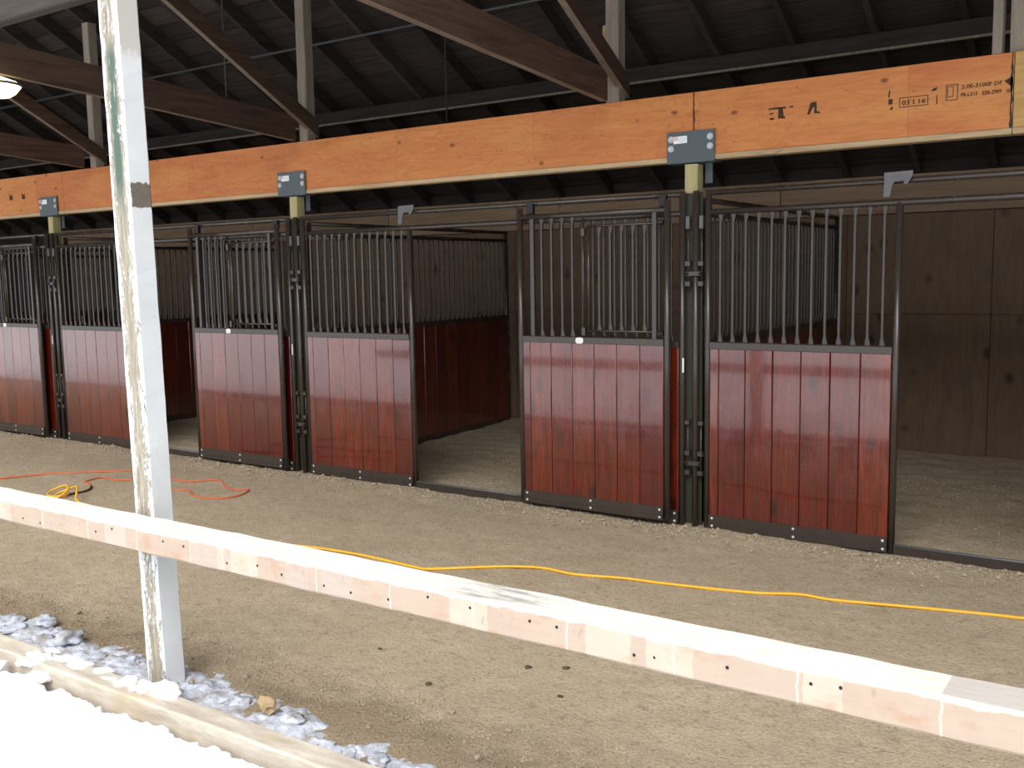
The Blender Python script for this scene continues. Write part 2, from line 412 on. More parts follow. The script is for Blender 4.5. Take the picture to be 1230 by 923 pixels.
# ------------------------------------------------------------------ ground
def fbm(x, y, s, seed=0): return noise.noise(Vector((x*s, y*s, seed)))
def ground(x, y):
    h = .012*fbm(x,y,1.3)+.008*fbm(x,y,4,3)+.004*fbm(x,y,13,5)
    near = math.exp(-((y+.16)/.16)**2)
    h += near*(.008+.022*max(0,fbm(x,y,6,9))+.010*fbm(x,y,19,6))
    if y > .2: h += .012*fbm(x,y,7,11)+min(1,(y-.2)/3)*.05
    h += math.exp(-((y+3.25)/.22)**2)*.02*(fbm(x,y,9,2)+.3)
    return h-.012
def grid(xs, ys, hf, mat, name, keep=None):
    nx, ny = len(xs), len(ys)
    V = [(x,y,hf(x,y)) for y in ys for x in xs]; F = []
    for j in range(ny-1):
        for i in range(nx-1):
            a = j*nx+i; f = [a,a+1,a+nx+1,a+nx]
            if keep is None or keep(f, V): F.append(f)
    if keep is not None:
        used = sorted({i for f in F for i in f}); mp = {v:i for i,v in enumerate(used)}
        V = [V[i] for i in used]; F = [[mp[i] for i in f] for f in F]
    return mesh(name, V, F, mat, True)
def lin(a, b, n): return [a+(b-a)*i/(n-1) for i in range(n)]
xs = lin(-17,-9.2,40)+lin(-9.0,4.4,330)+lin(4.6,9.2,24)
FLOOR = O('floor', grid(xs, lin(-3.70,3.28,180), ground, 'dirt', 'floor'), kind='structure', label='raked sandy dirt floor under the barn roof')

# ------------------------------------------------------------------ back wall
YW = 3.26
wall = O('wall_back', cbox(26.4, .06, 2.72, 'roof', .001), None, (-3.8, YW+.05, 1.25), kind='structure', label='plywood back wall of the stalls with plank header')
sheet_lo, sheet_hi = cbox(1.214, .014, 1.24, 'ply', .002), cbox(1.214, .014, .885, 'ply', .002)
head = cbox(2.43, .038, .335, 'header', .004)
x = -12.4
while x < 5.6:
    O('plywood_sheet', sheet_lo, wall, (x+.61+3.8+.27, -.038, .652-1.25)); O('plywood_sheet', sheet_hi, wall, (x+.61+3.8+.27, -.038, 1.718-1.25)); x += 1.22
x = -13.0
while x < 5.5:
    O('header_plank', head, wall, (x+1.22+3.8+.25, -.05, 2.335-1.25)); x += 2.44


# ------------------------------------------------------------------ roof: planks over rafters
SL = .56; YR, YT = -1.5, -3.66        # long back slope, almost level front part up to the open eave; rz = underside of rafters
def rz(y): return 2.5+SL*(3.25-max(y,YR))-.05*max(0,YR-y)
ang = math.atan(SL); ZR = rz(YT)
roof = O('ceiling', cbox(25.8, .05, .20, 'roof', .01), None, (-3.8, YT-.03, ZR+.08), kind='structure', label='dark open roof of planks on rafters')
L3 = lambda y, z: (y-YT+.03, z-ZR-.08)
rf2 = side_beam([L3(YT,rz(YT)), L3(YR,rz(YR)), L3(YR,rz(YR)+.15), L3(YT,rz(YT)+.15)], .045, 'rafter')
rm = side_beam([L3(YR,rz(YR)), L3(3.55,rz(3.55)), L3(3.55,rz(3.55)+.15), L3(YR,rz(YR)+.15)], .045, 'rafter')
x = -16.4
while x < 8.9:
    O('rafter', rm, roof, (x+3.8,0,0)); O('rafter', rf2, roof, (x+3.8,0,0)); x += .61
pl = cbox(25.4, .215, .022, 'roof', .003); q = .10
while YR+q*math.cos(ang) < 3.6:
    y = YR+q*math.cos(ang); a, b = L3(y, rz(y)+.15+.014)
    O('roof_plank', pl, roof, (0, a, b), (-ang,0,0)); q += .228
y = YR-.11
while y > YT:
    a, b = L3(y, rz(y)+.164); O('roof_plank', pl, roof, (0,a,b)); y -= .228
# roof covering on top so no daylight leaks through the plank joints
for y0, y1 in ((YT-.05, YR), (YR, 3.75)):
    V = [(X,)+L3(y,rz(y)+.19) for X, y in ((-12.7,y0),(12.7,y0),(12.7,y1),(-12.7,y1))]
    V += [(a,b,c+.02) for a,b,c in V]
    O('roof_covering', mesh('roof_covering', V, [[0,1,2,3],[4,7,6,5],[0,4,5,1],[1,5,6,2],[2,6,7,3],[3,7,4,0]], 'roof'), roof)
for nm, X in (('wall_left', -16.6), ('wall_right', 9.0)):
    O(nm, side_beam([(-3.6,-.1),(3.28,-.1),(3.28,2.46),(YR,rz(YR)-.03),(-3.6,rz(-3.6)-.03)], .06, 'roof'), None, (X,0,0), kind='structure', label='dark boarded end wall of the barn, '+('far end' if X < 0 else 'near end'))
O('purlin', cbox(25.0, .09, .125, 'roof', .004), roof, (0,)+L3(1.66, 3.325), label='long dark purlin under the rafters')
O('edge_highlight_strip', cbox(25.0, .02, .018, 'oldz', .002), roof, (0,)+L3(1.61, 3.262))  # pale strip added as the highlight along the purlin's lower edge
O('eave_beam', cbox(25.0, .10, .17, 'oldx', .006), None, (-3.8, -3.53, rz(-3.53)-.095), label='timber eave beam high over the open front', cat='beam')
O('girt', cbox(25.0, .06, .19, 'oldx', .006), None, (-3.8, -3.44, 2.955), label='brown timber girt running behind the head of the peeling white post', cat='girt')

# ------------------------------------------------------------------ roof trusses
TR = [(-.63,'roof truss landing on the beam beside the joint of the stamped length'),
      (-3.57,'roof truss with the lit lamp below its chord'),
      (-6.57,'roof truss next beyond the one with the lamp'),
      (-9.5,'last roof truss, farthest from the beam with stamped lettering')]
BT = 2.829                            # top of the long beam
for X, lab in TR:
    t = E('roof_truss', (X, .10, BT), lab, 'truss', 'roof trusses')
    def zc(y): return 2.826-.066*(y+.08)-BT
    O('bottom_chord', side_beam([(-.16,zc(-.06)),(-.16,zc(-.06)+.205),(-3.48,zc(-3.35)+.195),(-3.48,zc(-3.35))], .05, 'old', 'old_lit_under'), t)
    zd = lambda y: 2.868-.555*(y-.12)-BT
    O('diagonal', side_beam([(.06,zd(.12)),(.06,zd(.12)+.10),(.0,zd(.12)+.17),(-3.36,zd(-3.26)+.145),(-3.36,zd(-3.26))], .05, 'old', 'old_lit_under'), t, (.052,0,0))
    O('upright', box(.09, .09, rz(-3.3)-3.25-.03, 'oldz', .006), t, (0,-3.43,3.25-BT))
    O('upright', box(.10, .10, rz(.1)-BT-.01, 'oldz', .006), t, (0,-.03+.03,0))
    O('cleat', cbox(.04,.05,.12,'header',.003), t, (-.075, .02, .47))
# short uprights at the right-hand end of the stamped length of beam
t = E('truss_stub', (1.79, .10, BT), 'pale upright and leaning strut standing over the yellow length of beam', 'strut')
O('upright', box(.05, .10, .55, 'oldz', .004), t, (-.06,.0,0))
O('strut', side_beam([(.02,0),(.10,0),(.06,.9),(-.02,.9)], .10, 'oldz'), t, (.045,.0,0))

# conduit and hanging rods
pipe_between('conduit', (-12,.79,3.825), (5,.79,3.835), .013, 'conduit', label='thin galvanised conduit running along under the roof', cat='conduit')
for X, y, z0, lab in ((-3.57,-.75,3.03,'thin rod hanging down to the truss chord by the lamp'), (-2.35,.45,2.90,'thin rod hanging behind the beam between two trusses')):
    pipe_between('hanging_rod', (X,y,z0), (X,y,rz(y)+.02), .006, 'oldx', label=lab, cat='rod')

# ------------------------------------------------------------------ lamp
lamp = E('barn_light', (-3.57,-2.57,2.80), 'lit yellowish barn lamp hanging under a truss chord', 'lamp')
def lathe(prof, n, mat):
    V = [(r_*math.cos(2*math.pi*i/n), r_*math.sin(2*math.pi*i/n), z) for r_, z in prof for i in range(n)]
    F = [[q*n+i, q*n+(i+1)%n, (q+1)*n+(i+1)%n, (q+1)*n+i] for q in range(len(prof)-1) for i in range(n)]
    F += [list(range(n))[::-1], list(range((len(prof)-1)*n, len(prof)*n))]
    return mesh('turned', V, F, mat, True)
O('glass_bowl', lathe([(.02,.035),(.085,.045),(.115,.065),(.150,.108),(.150,.118),(.13,.135),(.03,.172)], 20, 'lamp'), lamp)
O('rim', lathe([(.150,.108),(.158,.110),(.158,.122),(.150,.122)], 20, 'galv_dull'), lamp)
O('stem', rod(.045, .02, 'black', 10), lamp, (0,0,.165))

# ------------------------------------------------------------------ long laminated beam in lengths
YB = .03; ZB, ZT = 2.395, BT
def length(x0, x1, mat, lab):
    o = E('laminated_beam', ((x0+x1)/2, YB+.045, ZB), lab, 'beam', 'lengths of the laminated beam')
    L = x1-x0
    O('veneer_face', cbox(L, .086, ZT-ZB-.034, mat, .003), o, (0,.002,.034+(ZT-ZB-.034)/2))
    O('lower_edge', cbox(L, .094, .034, 'beam_edge', .004), o, (0,0,.017), label='pale ply edge under the orange face')
    return o
J0, J1, J2 = -.032, 1.822, -7.10
bA = length(J0+.002, J1-.002, 'beam', 'orange laminated beam length with black stamped lettering')
bB = length(J2+.002, J0-.002, 'beam', 'long plain orange laminated beam length between the black joint and the inked far length')
bC = length(J1+.002, 8.6, 'beam_yellow', 'yellower laminated beam length butting against the stamped length')
bD = length(-16.3, J2-.002, 'beam', 'far orange laminated beam length with two small ink marks')
def on(b, name, me, **kw):        # something given in world (x,z) on the beam face
    O(name, me, b, (-b.location.x, -b.location.y, -b.location.z), **kw)
yf, yb2 = YB+.0015, YB+.006
def seam(x, w, seed, z0=None):
    rs = random.Random(seed); n = 16; L, Rr = [], []
    z0 = z0 if z0 else ZB+.036
    for i in range(n+1):
        z = z0+(ZT-.004-z0)*i/n
        L.append((x-w*rs.uniform(.25,1.0), z)); Rr.append((x+w*rs.uniform(.1,1.1)*(1.6 if rs.random() > .75 else .7), z))
    return plate(L[::-1]+Rr, yf, yb2, 'tar')
on(bA, 'joint_sealant', seam(J0+.004, .007, 3), label='black sealant run in the beam joint')
on(bA, 'joint_sealant', seam(J1-.010, .008, 5), label='black sealant run in the beam joint')
on(bA, 'ink_smudge', plate([(1.775,2.682),(1.79,2.690),(1.817,2.703),(1.82,2.64),(1.813,2.62),(1.806,2.652),(1.788,2.668)], yf, yb2, 'ink'))
ST = [[(.466,2.664),(.5,2.666),(.5,2.675),(.466,2.673)],[(.472,2.635),(.496,2.637),(.496,2.645),(.472,2.643)],[(.473,2.603),(.501,2.604),(.5,2.615),(.473,2.614)],
      [(.5,2.664),(.576,2.664),(.573,2.674),(.5,2.675)],[(.526,2.606),(.562,2.608),(.553,2.669),(.527,2.668)],[(.55,2.605),(.572,2.605),(.569,2.615),(.55,2.615)],[(.597,2.665),(.622,2.666),(.619,2.674),(.596,2.673)],
      [(.705,2.613),(.719,2.612),(.737,2.65),(.749,2.656),(.745,2.617),(.782,2.613),(.78,2.623),(.762,2.627),(.759,2.683),(.724,2.681)]]
for p in ST: on(bA, 'stencil_mark', plate(p, yf, yb2, 'ink'), label='faded black stencil stroke')
def frame(x0, x1, z0, z1, w):
    V = [(x0,z0),(x1,z0),(x1,z1),(x0,z1)]; I = [(x0+w,z0+w),(x1-w,z0+w),(x1-w,z1-w),(x0+w,z1-w)]
    P = [(a,yf,b) for a,b in V+I]+[(a,yb2,b) for a,b in V+I]
    return mesh('frame', P, [[i,(i+1)%4,4+(i+1)%4,4+i] for i in range(4)]+[[i,8+i,8+(i+1)%4,(i+1)%4] for i in range(4)], 'ink')
on(bA, 'stamp_box', frame(1.234,1.389,2.597,2.652,.0035)); on(bA, 'stamp_box', frame(1.482,1.543,2.608,2.694,.0035))
on(bA, 'stamp_box', frame(1.490,1.520,2.628,2.684,.0025))
for p in ([(1.172,2.66),(1.180,2.66),(1.182,2.70),(1.176,2.70)],[(1.174,2.620),(1.196,2.620),(1.196,2.650),(1.174,2.650)],[(1.182,2.588),(1.197,2.592),(1.200,2.606),(1.190,2.606)],
          [(1.404,2.668),(1.43,2.672),(1.436,2.690),(1.412,2.682)],[(1.432,2.596),(1.438,2.596),(1.437,2.645),(1.433,2.645)]):
    on(bA, 'stencil_mark', plate(p, yf, yb2, 'ink'))
for a, b in ((-8.096,2.622),(-7.848,2.620)):
    on(bD, 'stencil_mark', plate([(a-.035,b-.025),(a+.01,b-.035),(a+.035,b-.02),(a+.02,b),(a+.03,b+.03),(a+.005,b+.01),(a-.03,b+.035)], yf, yb2, 'ink'))
def text(b, s, x0, x1, z0, h):
    cu = bpy.data.curves.new('stamp', 'FONT'); cu.body = s; cu.size = 1.0; cu.resolution_u = 2; cu.offset = .018
    o = bpy.data.objects.new('stamp_tmp', cu); COL.objects.link(o)
    bpy.context.view_layer.update()
    me = bpy.data.meshes.new_from_object(o.evaluated_get(bpy.context.evaluated_depsgraph_get()))
    bpy.data.objects.remove(o); bpy.data.curves.remove(cu)
    xsv = [v.co.x for v in me.vertices]; ysv = [v.co.y for v in me.vertices]
    sx = (x1-x0)/(max(xsv)-min(xsv)); sz = h/(max(ysv)-min(ysv)); mx, my = min(xsv), min(ysv)
    for v in me.vertices: v.co = (x0+(v.co.x-mx)*sx, yf, z0+(v.co.y-my)*sz)
    me.materials.clear(); me.materials.append(M['ink']); me.update()
    on(b, 'stamped_lettering', me, label='black stamped lettering')
text(bA, '03 I 16', 1.248, 1.375, 2.609, .027)
text(bA, '2.0E-3100F DF', 1.562, 1.765, 2.664, .022)
text(bA, 'PR-L313', 1.559, 1.642, 2.621, .021)
text(bA, 'ESR-2909', 1.668, 1.763, 2.619, .022)
text(bA, '354', 1.785, 1.812, 2.618, .020)
on(bA, 'splinter', plate([(.40,2.404),(.50,2.396),(.56,2.418),(.50,2.424)], YB-.012, YB+.004, 'beam_edge'))

# ------------------------------------------------------------------ posts and steel brackets under the beam
S = 3.66; PX = -.045
names = {1:'beyond the doorway below the stamped lettering', 0:'at the black beam joint beside the stamped lettering', -1:'first along the beam from the black joint', -2:'second along the beam from the black joint', -3:'third along the beam from the black joint'}
STRIPE = [(.2,'sticker_red'),(.8,'sticker')]
for kx in (1, 0, -1, -2, -3):
    X = kx*S+PX
    O('support_post', box(.09, .09, 2.376+.10, 'post', .004), None, (X, .075, -.10), label='greenish treated timber post under the beam, '+names[kx], cat='post', group='beam posts')
    b = E('post_bracket', (X, .075, 2.375), 'blue grey bolted steel beam bracket, '+names[kx], 'bracket', 'beam brackets')
    O('face_plate', cbox(.33, .008, .20, 'bracket', .001), b, (0,-.054,.11)); O('seat_plate', cbox(.33, .112, .008, 'bracket', .001), b, (0,0,.013))
    O('face_plate', cbox(.33, .008, .20, 'bracket', .001), b, (0,.054,.11))
    O('strap', cbox(.05, .006, .13, 'bracket', .001), b, (.085,.048,-.055)) if kx != 9 else None
    for sx, sz in ((-.135,.165),(-.135,.105),(.135,.165),(.135,.105)): O('bolt', stud(.021, .014, 'galv'), b, (sx,-.058,sz), label='galvanised bolt and washer')
    st = O('label_sticker', plate([(0,0),(.095,.002),(.094,.047),(0,.046)], -.0592, -.0575, 'sticker'), b, (-.118,0,.135), label='small white label')
    O('sticker_print', plate([(.004,.020),(.032,.020),(.032,.044),(.004,.044)], -.0598, -.0588, 'sticker_red'), st)
    for q in range(3): O('sticker_print', plate([(.036,.010+q*.011),(.088,.010+q*.011),(.088,.014+q*.011),(.036,.014+q*.011)], -.0598, -.0588, 'sticker_blue'), st)

# ------------------------------------------------------------------ stall fronts
PR = .021; HM, H2, HT = 1.23, 2.06, 2.20
HOOK = [(0,.138),(.158,.142),(.156,.11),(.128,.068),(.108,.068),(.112,.088),(.058,.084),(.046,.064),(.034,0),(0,0),(.002,.10)]
hook_mesh = plate(HOOK, -.032, -.026, 'galv_dull')
def boards(parent, a, b, z0, z1, y=0.0, first=.062):
    w = (b-a-first)/6; xx = a; me0 = box(round(first-.003,4), .036, round(z1-z0,4), 'board', .004); me = box(round(w-.003,4), .036, round(z1-z0,4), 'board', .004)
    O('board', me0, parent, (xx+first/2, y, z0)); xx += first
    for i in range(6): O('board', me, parent, (xx+w/2, y+random.uniform(-.0015,.0015), z0)); xx += w
def channel(parent, a, b, y=0.0):
    c = O('bottom_channel', cbox(round(b-a,4), .052, .066, 'pipe', .005), parent, ((a+b)/2, y, .055))
    O('lower_lip', cbox(round(b-a,4), .062, .036, 'pipe', .004), c, (0,0,-.042))
    h = (b-a)/2-.025
    for q in (-h, 0, h):
        O('bolt', stud(.0085, .006, 'bolt'), c, (q,-.026,.012), label='bright bolt head'); O('bolt', stud(.0085, .006, 'bolt'), c, (q+.003,-.031,-.038), label='bright bolt head')
    return c
def front(kx, lab):
    x0 = kx*S; f = E('stall_front', (x0,0,0), lab, 'stall front', 'horse stall fronts')
    for a, h in ((.09,HT),(1.26,H2),(2.40,H2),(3.57,HT)): O('upright', rod(h+.06 if h == H2 else h+.04, PR, 'pipe', 12), f, (a,0,-.04 if h == HT else -.06))
    O('top_rail', rod(3.48, .017, 'pipe', 10), f, (.09,0,HT-.017), (0,math.pi/2,0)); O('header_rail', rod(3.48, .019, 'pipe', 10), f, (.09,0,H2), (0,math.pi/2,0))
    for a, b in ((.09,1.26),(2.40,3.57)):
        a, b = a+PR-.002, b-PR+.002
        O('mid_rail', cbox(round(b-a,4), .042, .05, 'pipe', .005), f, ((a+b)/2,0,HM-.025))
        boards(f, a, b, .085, HM-.048); channel(f, a, b)
        for i in range(13): O('grille_bar', grille_bar(H2-HM-.008, .0096, 'pipe', 0), f, (a-PR+(b-a+2*PR)*(i+1)/14, 0, HM-.004))
    th = O('threshold', cbox(1.10, .055, .060, 'pipe', .006), f, (1.83,0,.008)); O('guide_rod', rod(1.10, .009, 'galv_dull', 8), th, (-.55,-.012,.036), (0,math.pi/2,0))
    O('stop_bracket', hook_mesh, f, (1.175,0,2.092), label='grey steel hook plate on the top rail')
    O('reflector_strip', cbox(.012,.002,.095,'sticker',.0003), f, (3.585,-.0205,1.07), label='white strip on the upright')
    return f
FL = {0:'stall front beside the wide open doorway, below the beam lettering', -1:'stall front second from the one below the beam lettering', -2:'stall front crossed by the peeling white post', -3:'stall front past the one crossed by the white post'}
for kx in (0,-1,-2,-3): front(kx, FL[kx])

# ------------------------------------------------------------------ sliding doors, pushed open over the right-hand panels
def door(kx, dx, lab):
    x0 = kx*S+2.352+dx; W = 1.148; DZ = .035; y = -.082
    t = E('sliding_door', (x0, y, DZ), lab, 'door', 'sliding stall doors')
    Z = lambda z: z-DZ
    for a in (0, W): O('upright', rod(2.115, .022, 'pipe', 12), t, (a,0,Z(.035)))
    O('top_rail', rod(W, .019, 'pipe', 10), t, (0,0,Z(2.085)), (0,math.pi/2,0))
    O('hanger', cbox(.05,.03,.075,'black',.004), t, (.075,.03,Z(2.145)), label='black roller hanger'); O('hanger', cbox(.05,.03,.075,'black',.004), t, (W-.05,.045,Z(2.145)), label='black roller hanger')
    a, b = .02, W-.02
    mr = O('mid_rail', cbox(round(b-a,4), .040, .05, 'pipe', .005), t, (W/2,0,Z(1.222)))
    n = 20; P = []
    for i in range(n):
        q = 2*math.pi*i/n; cx, sz = math.cos(q), math.sin(q)
        P.append((.030*math.copysign(abs(cx)**.6,cx), .021*math.copysign(abs(sz)**.6,sz)))
    st = O('maker_badge', plate(P, -.024, -.019, 'sticker'), mr, (-.08,0,.0), label='small white oval badge')
    boards(t, a, b, Z(.115), Z(1.20)); 
    c = channel(t, a, b); c.location.z = Z(.088)
    O('grille_post', cbox(.030,.022,.845,'pipe',.003), t, (.105,0,Z(1.66)))
    for q in (.18,.262,.347,.43): O('grille_bar', grille_bar(.834, .0096, 'pipe', 0), t, (q,0,Z(1.243)))
    O('hinge_pole', rod(.83, .0085, 'pipe', 8), t, (.517,0,Z(1.245)))
    for z in (1.965,1.285): O('hinge', cbox(.026,.026,.06,'pipe',.004), t, (.524,-.006,Z(z)), label='feed gate hinge')
    g = O('feed_gate', rod(.73, .0095, 'pipe', 8), t, (.563,-.006,Z(1.28)), label='swing-out feed gate in the door grille')
    O('gate_rail', rod(.50, .009, 'pipe', 8), g, (0,0,.722), (0,math.pi/2,0)); O('gate_rail', rod(.50, .009, 'pipe', 8), g, (0,0,.010), (0,math.pi/2,0))
    for q in (.082,.167,.252,.338,.424): O('gate_bar', grille_bar(.712, .0096, 'pipe', 0), g, (q,0,.010))
    O('gate_post', cbox(.030,.022,.86,'pipe',.003), g, (.498,.0,.365))
    for z in (.73,.0): O('latch', cbox(.05,.03,.028,'black',.004), g, (.530,.012,z))
    return t
door(0, .0, 'sliding stall door beyond the doorway below the stamped lettering')
door(-1, .0, 'sliding stall door with feed gate ending at the black beam joint post')
door(-2, .02, 'sliding stall door with feed gate just past the peeling white post')
door(-3, -.03, 'sliding stall door beyond the white post, before the last beam bracket')

# ------------------------------------------------------------------ partitions between stalls
def partition(kx, lab):
    t = E('stall_partition', (kx*S,0,0), lab, 'partition', 'partitions between the stalls')
    for y in (.0, .16, 3.18): O('upright', rod(2.24 if y < .1 else 2.20, PR, 'pipe', 12), t, (.004 if y < .1 else 0,y,-.04))
    for z, r in ((2.15,.019),(2.06,.019)): O('top_rail', rod(3.02, r, 'pipe', 10), t, (0,.16,z), (-math.pi/2,0,0))
    O('mid_rail', cbox(.05, 2.98, .05, 'pipe', .004), t, (0,1.67,1.205)); O('bottom_rail', cbox(.05, 2.98, .07, 'pipe', .004), t, (0,1.67,.035))
    O('post_strip', box(.135,.005,2.19,'olive',.001), t, (-.027,.0262,0), label='dark olive strip covering the timber post')  # plain dark olive strip over the front of the post
    w = 2.98/16; me = box(.036, round(w-.004,4), 1.11, 'board', .004)
    for i in range(16): O('board', me, t, (0,.18+w*(i+.5),.07))
    me = grille_bar(.825, .0085, 'pipe', 1)
    for i in range(36): O('grille_bar', me, t, (0,.16+3.02*(i+1)/37,1.23))
    for z in (1.67,.42):
        O('clamp', cbox(.105,.02,.032,'pipe',.003), t, (.0,-.022,z))
        for sx in (-.045,.045):
            for dz in (.065,-.065): O('lug', cbox(.034,.026,.034,'pipe',.003), t, (sx,-.010,z+dz))
            O('clamp_bolt', stud(.010,.012,'black'), t, (sx,-.034,z))
    for sx in (-.047,.047):
        O('lug', cbox(.024,.024,.085,'galv_dull',.003), t, (sx,-.008,2.00)); O('lug', cbox(.03,.024,.03,'pipe',.003), t, (sx,-.008,.69))
        O('drop_rod', rod(.47,.005,'pipe',6), t, (sx,-.004,1.55)); O('drop_rod', rod(.40,.005,'pipe',6), t, (sx,-.004,.31))
for kx, lab in ((1,'stall partition beyond the doorway below the stamped lettering'),(0,'stall partition behind the black beam joint post'),(-1,'stall partition seen through the second doorway from the beam lettering'),(-2,'stall partition seen just past the peeling white post'),(-3,'stall partition farthest along beyond the white post')): partition(kx, lab)

# ------------------------------------------------------------------ white post, rail, kerb
def rough_box(L, W, H, nl, seed, amp, mats, axis, face_mat):
    """box with worn edges; length along axis, subdivided"""
    V = []; F = []; fm = []; P = rect(W, H, min(W,H)*.07); n = len(P)
    for i in range(nl+1):
        s = L*i/nl
        for j, (a, b) in enumerate(P):
            e = Vector((s*7, a*40+seed, b*40))
            q = amp*(noise.noise(e)+.6*noise.noise(e*3.1)); e2 = amp*(noise.noise(e+Vector((9,9,9)))+.6*noise.noise(e*2.7+Vector((4,2,1))))
            V.append((s,a+q,b+e2) if axis == 0 else (a+q,b+e2,s))
    for i in range(nl):
        for j in range(n):
            F.append([i*n+j, i*n+(j+1)%n, (i+1)*n+(j+1)%n, (i+1)*n+j]); fm.append(face_mat[j])
    F += [list(range(n))[::-1], list(range(nl*n,(nl+1)*n))]; fm += [0,0]
    return mesh('timber', V, F, mats, False, fm)
# rect edge order: 0 -y, 1 corner, 2 +x, 3 corner, 4 +y, 5 corner, 6 -x, 7 corner
wp = O('white_post', rough_box(4.85, .118, .105, 124, 2.0, .0022, ['paint_front','paint_side'], 2, [0,0,1,1,1,1,0,0]), None, (-.842,-3.532,-.06), (0,-.0225,0), label='old white post with peeling paint standing in the snow', cat='post')
# rail: profile (y,z): edges 0 bottom, 1, 2 back, 3, 4 top, 5 , 6 front, 7
rl = O('fence_rail', rough_box(11.1, .142, .098, 228, 8.0, .0028, ['rail_face','rail_top'], 0, [0,0,0,1,1,1,0,0]), None, (-6.0,-3.674,.692), label='reclaimed pink and cream timber rail nailed across the white post', cat='rail')
rs = random.Random(4)
for x in (.42,.62,.98,1.42,1.55,1.95,2.06,2.38,2.50,2.74,2.90,3.02,3.22,3.34,3.50,3.66,3.82,4.03,4.12,4.36,4.42,4.62,4.83,4.90):
    O('nail', stud(.0045, .002, 'black'), rl, (x+3.1,-.0715,rs.uniform(-.025,.025)))
O('kerb_timber', rough_box(16.0, .11, .22, 234, 5.0, .004, ['kerb'], 0, [0]*8), None, (-9.6,-3.715,-.060), label='pale weathered timber kerb between the snow and the dirt', cat='kerb')

# ------------------------------------------------------------------ snow
def sm(a, b, v): v = max(0, min(1, (v-a)/(b-a))); return v*v*(3-2*v)
def out_h(x, y):
    e = -3.806-.050*(fbm(x,0,3.1,4)+.8*max(0,fbm(x,0,7,6))+.40*fbm(x,y,18,1)+.25*fbm(x,y,40,2))
    s = sm(0, .022, e-y)
    return -.17+s*(.180+.018*fbm(x,y,2.5,8)+.014*fbm(x,y,9,8)+.008*fbm(x,y,24,3))+.03*sm(.0,1.2,-3.8-y)
xs = lin(-6.0,-2.62,150)+lin(-2.6,1.4,400)+lin(1.43,5.0,130); ys = lin(-9.5,-5.4,30)+lin(-5.2,-4.1,24)+lin(-4.08,-3.772,40)
near = grid(xs, ys, out_h, 'snow', 'snow')
O('snow', near, label='clean white snow lying outside the timber kerb', cat='snow', kind='stuff')
RECT = [(-150,-150,150,-9.4),(-150,-9.4,-5.95,-3.772),(4.95,-9.4,150,-3.772)]
V = []; F = []
for a, b, c, e in RECT:
    F.append([len(V)+q for q in range(4)]); V += [(a,b,.03),(c,b,.03),(c,e,.03),(a,e,.03)]
O('snow_field', mesh('snow_field', V, F, 'snow'), kind='structure', label='snow covered yard outside the barn')
def band_top(x): return -3.325-.03*math.sin(x*1.7+.6)-.05*sm(-.5,.9,x)
def in_h(x, y):
    n = .50*fbm(x,y,4,1)+.50*fbm(x,y,11,2)+.45*fbm(x,y,27,3)+.25*fbm(x,y,55,4)
    top = band_top(x)+.10*fbm(x,0,3.5,7)+.05*fbm(x,y,14,9)
    fall = sm(-.03,.16,top-y)
    right = 1-sm(.1,1.05,x)*.62
    return ground(x,y)-.022+fall*right*(.034+.030*n)
xs = lin(-3.4,1.15,420); ys = lin(-3.656,-3.08,64)
kp = lambda f, V: max(V[i][2]-ground(V[i][0],V[i][1]) for i in f) > -.004
O('trodden_snow', grid(xs, ys, in_h, 'snow_dirty', 'trodden_snow', kp), label='patchy trodden snow along the inside of the kerb', cat='snow', kind='stuff')
def top_h(x, y):
    n = .6*fbm(x,y,7,21)+.5*fbm(x,y,16,22)
    return .046+.020*sm(-1.75,-1.45,x)*(1-sm(-.75,-.25,x))+.028*n-.010-.03*sm(-3.70,-3.765,y)-.006
kp2 = lambda f, V: max(V[i][2] for i in f) > .049
O('kerb_snow', grid(lin(-1.9,-.15,190), lin(-3.772,-3.645,18), top_h, 'snow', 'kerb_snow', kp2), label='thin crust of snow on top of the kerb', cat='snow', kind='stuff')
# lumps of snow: near the post and along the kerb
LUMPS = [(-.66,-3.672,.030,.060),(-.77,-3.70,.040,.045),(-.89,-3.69,.042,.040),(-1.50,-3.745,.025,.050),(-1.43,-3.73,.035,.042),(-1.36,-3.80,.0,.045),(-1.63,-3.86,-.01,.055),(-1.97,-3.40,.0,.055),(-1.80,-3.45,.0,.042),(-1.62,-3.50,.0,.060),(-1.72,-3.56,.0,.045),(-2.15,-3.45,.0,.045),(-2.02,-3.53,.0,.050),(-1.35,-3.52,.0,.038),(-1.20,-3.45,.0,.026),(-.10,-3.52,.0,.040),(.12,-3.55,.0,.038),(.24,-3.57,.0,.035),(.38,-3.58,.0,.034),(-.42,-3.50,.0,.034),(-.02,-3.69,.044,.016)]
NEAR = {0:'largest lump of snow against the foot of the white post', 1:'lump of snow on the kerb in front of the white post', 20:'small crumb of snow on the bare kerb top past the post', 6:'rounded lump at the edge of the clean snow outside the kerb', 7:'pointed snow lump standing up at the outer edge of the trodden snow', 9:'broad flat snow lump between the kerb and the bare dirt', 15:'snow lump beside the tan rock'}
for i, (x, y, z, r) in enumerate(LUMPS):
    inside = y > -3.62
    O('snow_lump', blob(r, i+1, 'snow' if not inside else 'snow_dirty', .5, 3, .75), None, (x,y,(in_h(x,y) if inside else z)-.02), label=NEAR[i] if i in NEAR else 'loose white lump of snow '+('on the trodden snow inside the kerb' if inside else 'on or against the kerb near the white post'), cat='snow lump', group='snow lumps inside the kerb' if inside else 'snow lumps on the kerb')

